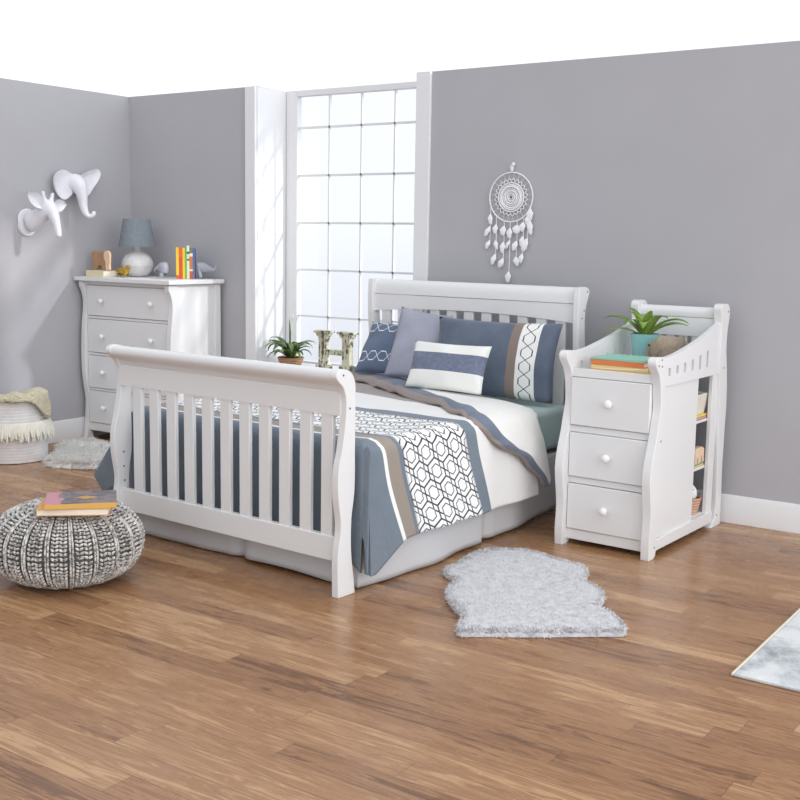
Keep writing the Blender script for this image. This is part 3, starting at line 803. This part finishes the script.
for sx in (-1, 1): MB().box(sx*.098-.066, sx*.098+.066, -.034, .034, .2405, .256).build('serif_cap', HM, hl, bevel=.003)

# ------------------------------------------------------------------ pouf with books
def yarncol():
    n = noi(coords(), 75, 3, .6); n2 = noi(coords(), 18, 2)
    return ramp(n*.75+n2*.25, [(.34, (98, 97, 96)), (.44, (160, 158, 155)), (.53, (212, 209, 204)), (.66, (244, 241, 236))])
KNIT = mat('mottled_yarn', yarncol, .95, spec=.15, bump=lambda: noi(coords(), 220, 3), bstr=.5, bdist=.004)
KNITD = mat('pouf_lining', (112, 110, 108), .95, spec=.1)
PC = (2.604, -2.730, 0)
pf = thing('knit_pouf', PC, 'round chunky knit pouf in mottled grey and cream yarn', 'pouf')
PR, PH = .306, .330
def pouf_r(t):                                    # t 0 bottom .. 1 top -> (r, z)
    a = -PI/2+PI*t
    cr = math.copysign(abs(math.cos(a))**.72, math.cos(a)); szz = math.copysign(abs(math.sin(a))**.86, math.sin(a))
    r = PR*max(0, cr); z = PH*(.5+.5*szz)
    if szz > .9: z -= .02*(szz-.9)/.1*.6
    return r, z
core = MB().lathe([(max(.004, pouf_r(t)[0]-.012), lerp(.008, PH-.010, pouf_r(t)[1]/PH)) for t in [i/40 for i in range(41)]], 80).build('lining', KNITD, pf, smooth=80)
st = MB(); NG = 20
def stitch(r, z, tv, nrm, a0, da, ln, th_, tilt, sg, off, dep=.0065):
    d_ = Vector((0, -sg*math.sin(tilt), 0))+tv*math.cos(tilt); d_.normalize()
    M3 = Matrix((d_, nrm.cross(d_), nrm)).transposed()
    Rz = Matrix.Rotation(a0, 3, 'Z')
    st.ell(Rz @ (Vector((r, 0, z))+nrm*off+Vector((0, da, 0))), (ln, th_, dep), 6, 4, Rz @ M3)
for c in range(NG):
    a0 = 2*PI*c/NG
    NSt = 66
    for k in range(NSt):
        t = .03+.945*(k+.5)/NSt
        r, z = pouf_r(t); r2, z2 = pouf_r(t+.004)
        if r < .03: continue
        tv = Vector((r2-r, 0, z2-z)).normalized(); nrm = Vector((tv.z, 0, -tv.x))
        wid = 2*PI*r/NG; pitch = .0150
        jit = rnd.uniform(-.1, .1)
        for sg in (-1, 1):                      # the raised chain between the panels
            stitch(r, z, tv, nrm, a0, sg*wid*.055, .0105, min(.0040, wid*.05), .30+jit, sg, .004)
        for q in (-.33, -.11, .11, .33):        # the panel: rows of loops
            dq = .5+q*.80
            sg = 1 if (q > 0) == (abs(q) < .2) else -1
            zz = pouf_r(t+(.008 if (k+int(q*10)) % 2 else 0))
            stitch(zz[0], zz[1], tv, nrm, a0, wid*dq, min(.0098, wid*.115), .0042, 1.12+jit*2, sg, -.001+rnd.uniform(-.0015, .002))
kn_ = st.build('knit_stitches', KNIT, pf, smooth=80, weld=False)
kn_['kind'] = 'stuff'
def cov1():
    x, y, z = sep(coords())
    n = noi(coords(), 16, 4, .6, 1.)
    c = mix(gt(x + noi(coords(), 12, 3)*.12, -.02), lin((196, 138, 150)), lin((104, 98, 104)))
    c = mix(mapr(n, .50, .54)*gt(x, -.09), c, lin((134, 122, 124)))
    c = mix(lt(ab(x-.02)+ab(y+.005)*1.6-noi(coords(), 20, 3)*.05, .022), c, lin((204, 152, 78)))
    c = mix(lt(z, .0222), c, lin((218, 172, 92)))
    return c
CV1 = mat('picture_cover', cov1, .45)
CV2 = mat('orange_board', mottled((214, 152, 84), (226, 168, 98), 30), .6)
rz = math.radians(-12)
b2 = book('picture_book', .285, .205, .028, CV2, 'white and orange hardback book under the picture book on the pouf', (2.752, -2.800, PH+.004), math.radians(222))
b1 = book('picture_book', .280, .215, .024, CV1, 'hardback book with pink and grey cover topmost on the pouf', (2.766, -2.785, PH+.0325), math.radians(49))

# ------------------------------------------------------------------ basket with throw, rugs
ROPE = mat('cotton_rope', mottled((224, 222, 222), (236, 233, 231), 18), .95, bump=lambda: noi(coords(), 160, 3), bstr=.4, bdist=.004, spec=.15)
FRIN = mat('cream_fringe', mottled((234, 230, 214), (240, 238, 230), 20), .95, spec=.15)
BK = (.270, -1.265, 0)
bs = thing('woven_basket', BK, 'white woven rope basket with a fringed band', 'basket')
pr_ = []
for i in range(61):
    t = i/60; z = .004+t*.395; r = .205+.012*math.sin(t*PI)-.03*t
    pr_.append((r+.0022*math.sin(i*PI*.66), z))
pr_ += [(pr_[-1][0]-.012, .399), (pr_[-1][0]-.014, .38), (.19, .03), (.001, .02)]
MB().lathe([(.001, .002)]+pr_, 72, cap=False).build('body', ROPE, bs, smooth=60)
fr = MB()
for k in range(190):
    a = 2*PI*k/190; r0 = .2145; ll = .080+.045*rnd.random()
    z0 = .262
    r1 = r0+.014+.024*rnd.random(); da = rnd.uniform(-.03, .03)
    pts = [(r0*math.cos(a), r0*math.sin(a), z0), ((r0+.014)*math.cos(a+da*.5), (r0+.014)*math.sin(a+da*.5), z0-.03), (r1*math.cos(a+da), r1*math.sin(a+da), z0-ll)]
    fr.tube(pts, [.008, .0095, .006], 5)
o = fr.build('fringe', FRIN, bs, smooth=80); o['kind'] = 'stuff'
KN2 = mat('cream_knit', lambda: mix(lt(voro(coords(), 55), .10), lin((206, 199, 174)), mix(mapr(noi(coords(), 18, 3), .4, .6), lin((244, 240, 224)), lin((232, 227, 206)))), .95, bump=lambda: voro(coords(), 55), bstr=.6, bdist=.012, spec=.1)
def throw_pt(u, v):
    a = -1.15+u*2.55                       # angle round the rim
    prof = [(.05, .400), (.12, .432), (.165, .440), (.198, .432), (.213, .405), (.222, .36), (.228, .31), (.232, .275)]
    k = v*(len(prof)-1); i = min(int(k), len(prof)-2); t = k-i
    r, z = lerp(prof[i][0], prof[i+1][0], t), lerp(prof[i][1], prof[i+1][1], t)
    hangk = math.exp(-((a-.55)/.45)**2)
    if v > .5: 
        z = lerp(.418, z, .15+.85*hangk); r = lerp(.206, r, .3+.7*hangk)
    n = noise.noise(Vector((a*3, v*4, 2)))
    z += .014*n+.012*math.sin(a*8)*(v < .6); r += .006*n
    return (r*math.cos(a), r*math.sin(a), z)
tb = MB().grid(throw_pt, 60, 30).build('knit_throw', KN2, None, smooth=80, solid=.012)
tb.location = (BK[0], BK[1], .006); tag(tb, 'cream chunky knit throw draped over the basket rim', 'throw')

def fur_rug(name, outline, h, label, m, loc, ntuft, tl, seed, lean=(0, 0)):
    """flat pelt inside a closed outline (world xy), covered in short tufts"""
    r = random.Random(seed)
    P = [(p[0]-loc[0], p[1]-loc[1]) for p in outline]
    n = len(P); cx = sum(p[0] for p in P)/n; cy = sum(p[1] for p in P)/n
    o = thing(name, loc, label, 'rug')
    rings = [(1, .002), (1.0, h*.45), (.97, h*.8), (.90, h), (.6, h), (.3, h), (.02, h)]
    v = []; f = []
    for (s, z) in rings: v += [(cx+(p[0]-cx)*s, cy+(p[1]-cy)*s, z) for p in P]
    for k in range(len(rings)-1): f += [(k*n+i, k*n+(i+1) % n, (k+1)*n+(i+1) % n, (k+1)*n+i) for i in range(n)]
    f += [tuple(range(n-1, -1, -1)), tuple((len(rings)-1)*n+i for i in range(n))]
    MB().add(v, f).build('pelt', m, o, smooth=60)
    def inside(x, y):
        c = False; j = n-1
        for i in range(n):
            if (P[i][1] > y) != (P[j][1] > y) and x < (P[j][0]-P[i][0])*(y-P[i][1])/(P[j][1]-P[i][1])+P[i][0]: c = not c
            j = i
        return c
    x0, x1 = min(p[0] for p in P), max(p[0] for p in P); y0, y1 = min(p[1] for p in P), max(p[1] for p in P)
    tv = []; tf = []
    def tuft(x, y, z, dx, dy, dz, w):
        b = len(tv); a = r.uniform(0, PI)
        ca, sa = math.cos(a)*w, math.sin(a)*w
        tv.extend([(x-ca, y-sa, z), (x+ca, y+sa, z), (x-sa*.6, y+ca*.6, z), (x+dx*.6-ca*.6, y+dy*.6-sa*.6, z+dz*.65), (x+dx*.6+ca*.6, y+dy*.6+sa*.6, z+dz*.65), (x+dx, y+dy, z+dz)])
        tf.extend([(b, b+1, b+4, b+3), (b+1, b+2, b+4), (b+2, b, b+3), (b+2, b+3, b+4), (b+3, b+4, b+5)])
    k = 0
    while k < ntuft:
        x, y = r.uniform(x0, x1), r.uniform(y0, y1)
        if not inside(x, y): continue
        k += 1
        q = noise.noise(Vector((x*22, y*22, seed)))
        q2 = noise.noise(Vector((x*22, y*22, seed+5)))
        tuft(x, y, h*.72, tl*(.7*q+lean[0]+r.uniform(-.4, .4)), tl*(.7*q2+lean[1]+r.uniform(-.4, .4)), tl*r.uniform(.45, .9), .0035)
    for i in range(n):
        a, b = P[i], P[(i+1) % n]; L = math.hypot(b[0]-a[0], b[1]-a[1])
        ox, oy = (b[1]-a[1])/L, -(b[0]-a[0])/L
        if inside((a[0]+b[0])/2+ox*.004, (a[1]+b[1])/2+oy*.004): ox, oy = -ox, -oy
        for j in range(int(L/.0022)):
            t = r.random(); zz = h*r.uniform(.12, .95)
            tuft(lerp(a[0], b[0], t)-ox*.004, lerp(a[1], b[1], t)-oy*.004, zz, ox*tl*r.uniform(.4, 1.)+r.uniform(-.4, .4)*tl, oy*tl*r.uniform(.4, 1.)+r.uniform(-.4, .4)*tl, max(-zz+.001, tl*r.uniform(-.5, .35)), .004)
    p = MB().add(tv, tf).build('pile', m, o, smooth=0, weld=False); p['kind'] = 'stuff'
    return o
FURW = mat('white_fleece', mottled((200, 199, 201), (216, 215, 217), 30), .95, spec=.1)
FURC = mat('ivory_fur', mottled((246, 245, 242), (252, 251, 249), 14), .95, spec=.1)
SHEEP = [(3.844, -1.708), (3.844, -1.603), (3.818, -1.429), (3.841, -1.306), (3.944, -1.226), (4.033, -1.204), (4.136, -1.239), (4.237, -1.261), (4.304, -1.274), (4.360, -1.336), (4.390, -1.418), (4.380, -1.462), (4.446, -1.493), (4.510, -1.537), (4.563, -1.612), (4.591, -1.701), (4.592, -1.756), (4.650, -1.780), (4.718, -1.830), (4.773, -1.901), (4.799, -1.961), (4.718, -2.029), (4.637, -2.094), (4.524, -2.183), (4.400, -2.272), (4.307, -2.334), (4.268, -2.270), (4.223, -2.168), (4.133, -2.092), (4.049, -2.006), (3.994, -1.912), (3.961, -1.793), (3.886, -1.752)]
FURRUG = [(0.362, -1.108), (0.578, -1.277), (0.693, -1.306), (0.785, -1.272), (0.873, -1.220), (0.977, -1.135), (0.983, -1.028), (0.687, -0.749), (0.515, -0.703), (0.391, -0.709), (0.220, -0.678), (0.105, -0.723), (0.094, -0.833), (0.199, -0.965)]
so = [tuple(p) for p in smoothpath(SHEEP+[SHEEP[0]], 3)[:-1]]
fur_rug('sheepskin_rug', so, .030, 'white scalloped faux sheepskin rug on the floor beside the bed', FURW, (sum(p[0] for p in so)/len(so), sum(p[1] for p in so)/len(so), 0), 26000, .016, 3)
FURRUG = [(x+.085, y+.035) if x < .5 else (x+.02, y) for (x, y) in FURRUG]
fo = [tuple(p) for p in smoothpath(FURRUG+[FURRUG[0]], 3)[:-1]]
fur_rug('fur_rug', fo, .042, 'ivory shaggy fur rug on the floor before the dresser', FURC, (sum(p[0] for p in fo)/len(fo), sum(p[1] for p in fo)/len(fo), 0), 9000, .045, 4, (.9, -.3))
def rugcol():
    x, y, z = sep(coords())
    n = noi(coords(), 3.2, 5, .65, .8); n2 = noi(coords(), 14, 4, .7)
    c = ramp(n, [(.36, (150, 156, 158)), (.46, (190, 194, 196)), (.55, (214, 216, 217)), (.7, (228, 228, 226))])
    return mix(mapr(n2, .60, .68)*mapr(noi(coords(), 2.2, 2), .45, .55), c, lin((104, 110, 106)))
ARUG = mat('washed_rug', rugcol, .95, bump=lambda: noi(coords(), 180, 3), bstr=.5, spec=.1)
BIND = mat('rug_binding', (214, 206, 188), .9)
ar = thing('area_rug', (6.1, -1.45, 0), 'pale grey washed area rug at the right edge of the floor', 'rug')
MB().box(-.845, .85, -.645, .645, 0, .010).build('rug_field', ARUG, ar, bevel=.003)
MB().box(-.855, -.8455, -.645, .645, .0005, .012).build('bound_edge', BIND, ar, bevel=.003)

# ------------------------------------------------------------------ in the changing table's tray
def W(x, y, z): return Vector((x, y, z))
TRZ = .8355
COV = {n: mat('cover_'+n, c, .5) for n, c in dict(mint=(150, 202, 184), orange=(222, 128, 74), sand=(226, 206, 150), yellow=(232, 176, 72), red=(190, 56, 40), lemon=(236, 212, 60), teal=(64, 132, 158)).items()}
def redband():
    x, y, z = sep(coords())
    c = mix(between(z, .007, .015)*gt(x, -.06), lin((236, 178, 84)), lin((196, 62, 36)))
    return mix(between(z, .004, .018)*lt(x, -.08), c, lin((214, 190, 150)))
COV['band'] = mat('cover_band', redband, .5)
def sandband():
    x, y, z = sep(coords())
    return mix(lt(ab(z-.009-x*.05), .003), lin((228, 206, 146)), lin((244, 232, 200)))
COV['swirl'] = mat('cover_swirl', sandband, .5)
GB = 'picture books in the changing table tray'
def inch(x, y, z): return Matrix.Translation(CO) @ Matrix.Rotation(CR, 4, 'Z') @ Vector((x, y, z))
zz = TRZ
for nm, w, d, t, dx, dy, lab in (('band', .325, .225, .022, -.222, .195, 'yellow book with a red strip, lowest in the tray'),
                         ('swirl', .290, .215, .020, -.230, .195, 'sand coloured book second from the bottom in the tray'),
                         ('orange', .270, .205, .024, -.245, .195, 'orange book under the mint book in the tray'),
                         ('mint', .270, .205, .011, -.245, .198, 'mint green book topmost of the stack in the tray')):
    book('picture_book', w, d, t, COV[nm], lab, inch(dx, dy, zz), CR, GB); zz += t+.0004
POT = mat('aqua_glaze', mottled((138, 192, 192), (146, 199, 198), 8), .4)
cp = thing('potted_plant', inch(-.325, .575, TRZ), 'green broad-leaved plant in an aqua pot on the changing table', 'plant')
MB().lathe([(.052, 0), (.055, .003), (.073, .160), (.073, .164), (.069, .164), (.066, .150), (.001, .150)], 40, cap=False).build('pot', POT, cp, smooth=60)
MB().lathe([(.001, .147), (.064, .151)], 20).build('soil', SOIL, cp)
for az, L, ri, dr_, w in ((3.3, .24, .9, 1.6, .024), (2.9, .27, .75, 1.3, .018), (3.7, .22, .5, 1.5, .018), (4.4, .19, 1.2, 2.4, .030), (5.0, .17, 1.3, 2.9, .030), (5.7, .22, 1.1, 1.7, .028), (.1, .24, .9, 1.7, .028), (.6, .22, .7, 1.3, .024), (1.3, .17, 1.2, 1.6, .028), (2.1, .17, 1.2, 1.6, .028), (6.0, .25, .6, .9, .020), (4.0, .16, 1.4, 1.2, .024), (5.4, .16, 1.45, 1.1, .026), (2.6, .2, 1.2, 1.2, .022)):
    leaf(cp, LEAFG, (.016*math.cos(az), .016*math.sin(az), .15), az, L, ri, dr_, w)
FELT = mat('brown_felt', mottled((150, 136, 120), (166, 152, 134), 40), .95, bump=lambda: noi(coords(), 260, 2), bstr=.5, spec=.1, sheen=.2)
ke = thing('stuffed_elephant', inch(-.150, .470, TRZ+.004), 'brown felt stuffed elephant lying in the changing table tray', 'soft toy', CR)
ke.scale = (.84, 1., 1.14)
skin('body', [(.01, 0, .075, .070), (.065, .03, .072, .065), (-.05, -.01, .082, .058), (-.092, -.02, .085, .042), (-.112, -.03, .050, .024), (-.116, -.045, .022, .017), (-.10, -.06, .016, .014), (-.035, -.055, .03, .028), (-.045, -.075, .022, .022), (.06, -.03, .03, .028), (.055, -.06, .022, .022), (.10, .05, .032, .030), (.115, .05, .085, .010), (.13, .05, .06, .006)],
     [(0, 1), (0, 2), (2, 3), (3, 4), (4, 5), (5, 6), (2, 7), (7, 8), (1, 9), (9, 10), (1, 11), (1, 12), (12, 13)], FELT, ke)
es_ = MB().ell((-.046, -.074, .096), (.030, .010, .044), 14, 10, Matrix.Rotation(.35, 3, 'Y')).build('ear', FELT, ke, smooth=80)
EYE = mat('bead_eye', (24, 20, 20), .2)
MB().ell((-.094, -.063, .104), (.006, .005, .005), 10, 8).build('eye', EYE, ke, smooth=80)

# ------------------------------------------------------------------ on its open shelves
SH1, SH2, SH3 = .5815, .3395, .0925
GS = 'books on the open shelves'
book('picture_book', .168, .19, .012, COV['red'], 'red book, lower of two under the cream bin', inch(-.122, .650, SH1), CR, GS)
book('picture_book', .168, .19, .010, COV['lemon'], 'lemon yellow book right under the cream bin', inch(-.122, .650, SH1+.0124), CR, GS)
BIN = mat('bin_canvas', mottled((220, 214, 198), (230, 226, 212), 30), .9, bump=weave(), bstr=.3)
bn = thing('storage_bin', inch(-.112, .668, SH1+.0228), 'cream tapered canvas bin on the upper shelf', 'bin', CR)
def tap(b, t, h, y0=1.):
    v = [(-b, -b*y0, 0), (b, -b*y0, 0), (b, b*y0, 0), (-b, b*y0, 0), (-t, -t*y0, h), (t, -t*y0, h), (t, t*y0, h), (-t, t*y0, h)]
    i = [(x*.94, y*.94, z+.004 if z < .01 else z) for (x, y, z) in v]
    return MB().add(v+i, [(0, 3, 2, 1), (0, 1, 5, 4), (1, 2, 6, 5), (2, 3, 7, 6), (3, 0, 4, 7), (8, 9, 10, 11), (8, 12, 13, 9), (9, 13, 14, 10), (10, 14, 15, 11), (11, 15, 12, 8), (4, 5, 13, 12), (5, 6, 14, 13), (6, 7, 15, 14), (7, 4, 12, 15)])
tap(.058, .072, .105).build('body', BIN, bn, bevel=.003)
book('picture_book', .168, .19, .010, COV['lemon'], 'yellow book under the blue book on the middle shelf', inch(-.122, .650, SH2), CR, GS)
book('picture_book', .160, .170, .011, COV['teal'], 'blue book under the small wooden animal', inch(-.118, .650, SH2+.0104), CR, GS)
we = thing('wooden_elephant', inch(-.044, .640, SH2+.0218), 'small wooden elephant figure on the blue shelf book', 'toy', CR+PI/2)
MB().prism([(-.055, 0), (-.058, .06), (-.045, .078), (.03, .080), (.055, .070), (.06, .0), (.042, 0), (.038, .034), (.028, .034), (.02, .028), (.018, 0), (-.012, 0), (-.014, .026), (-.032, .026), (-.034, 0)], 'y', -.016, .016).build('body', TOYL, we, bevel=.004)
PEACH = mat('peach_basket', lambda: mix(mapr(mth('SINE', sep(coords())[2]*420.)+noi(coords(), 80, 2), -.3, 1.4), lin((196, 150, 124)), lin((226, 186, 160))), .85, bump=lambda: mth('SINE', sep(coords())[2]*420.), bstr=.4, bdist=.004)
pb_ = thing('small_basket', inch(-.100, .665, SH3), 'peach woven basket on the bottom shelf', 'basket', CR)
MB().lathe([(.001, .001), (.058, .001), (.064, .02), (.078, .085), (.074, .085), (.058, .006), (.001, .005)], 32, cap=False).build('body', PEACH, pb_, smooth=60)
pl_ = thing('plush_ball', inch(-.100, .665, SH3+.008), 'white spotted soft ball sitting in the peach basket', 'soft toy', CR)
PLU = mat('spotted_plush', lambda: mix(lt(voro(coords(), 26), .17), lin((236, 236, 240)), lin((110, 118, 140))), .9)
MB().ell((0, 0, .092), (.054, .054, .054), 24, 16).tube([(0, 0, .0), (0, 0, .045)], .02, 10).build('ball', PLU, pl_, smooth=80)

# ------------------------------------------------------------------ light
w = bpy.data.worlds.new('world'); sc.world = w; w.use_nodes = True; X.nt = w.node_tree
bg = w.node_tree.nodes['Background']
gx, gy, gz = sep(coords('Generated'))
skyc = ramp(mapr(gz, -.35, .35), [(0, (196, 200, 206)), (.3, (219, 221, 226)), (.52, (247, 250, 255)), (1, (247, 250, 255))])
setin(bg, 'Color', skyc); setin(bg, 'Strength', mx(mapr(gx, -.8, .7, .45, 1.62), mapr(gy, .2, .5, 0., 1.06)))     # brighter daylight from the open right-hand side
# added area fill at the open right side; no window stands there
fill = bpy.data.lights.new('side_fill_light', 'AREA'); fill.energy = 27; fill.shape = 'RECTANGLE'; fill.size = 2.6; fill.size_y = 1.9; fill.color = (1, .99, .975)
fill_ = bpy.data.objects.new('side_fill_light', fill); COL.objects.link(fill_)
fill_.location = (7.9, -2.3, 1.55); fill_.rotation_euler = Vector((-1, .18, -.12)).to_track_quat('-Z', 'Z').to_euler()
# a strong lamp standing outside, shining in through the window
spot = bpy.data.lights.new('window_lamp', 'SPOT'); spot.energy = 1750; spot.spot_size = math.radians(15.5); spot.spot_blend = .4; spot.shadow_soft_size = .20; spot.color = (1, .985, .96)
so_ = bpy.data.objects.new('window_lamp', spot); COL.objects.link(so_)
sd = Vector((1.25, .5625, .757)).normalized()
so_.location = Vector((2.2, .15, 1.55))+sd*7.0
so_.rotation_euler = (-sd).to_track_quat('-Z', 'Y').to_euler()

# ------------------------------------------------------------------ camera
cam = bpy.data.cameras.new('camera'); co = bpy.data.objects.new('camera', cam); COL.objects.link(co); sc.camera = co
r_ = Vector((.8234832731549323, .5671009045376659, .016488265724460206)); u_ = Vector((-.09426793903209756, .10811181243924832, .9896592300795974)); f_ = Vector((-.5594540682707383, .8165221369219956, -.1424877026681884))
M = Matrix((r_, u_, -f_)).transposed().to_4x4(); M.translation = (6.351824826089348, -5.725439636279037, 1.45)
co.matrix_world = M; cam.sensor_width = 36; cam.lens = 1115.3048*36/800; cam.clip_start = .05

vs = sc.view_settings
sc.display_settings.display_device = 'sRGB'
vs.view_transform = 'Standard'; vs.look = 'None'; vs.exposure = .15; vs.gamma = 1; vs.use_curve_mapping = False
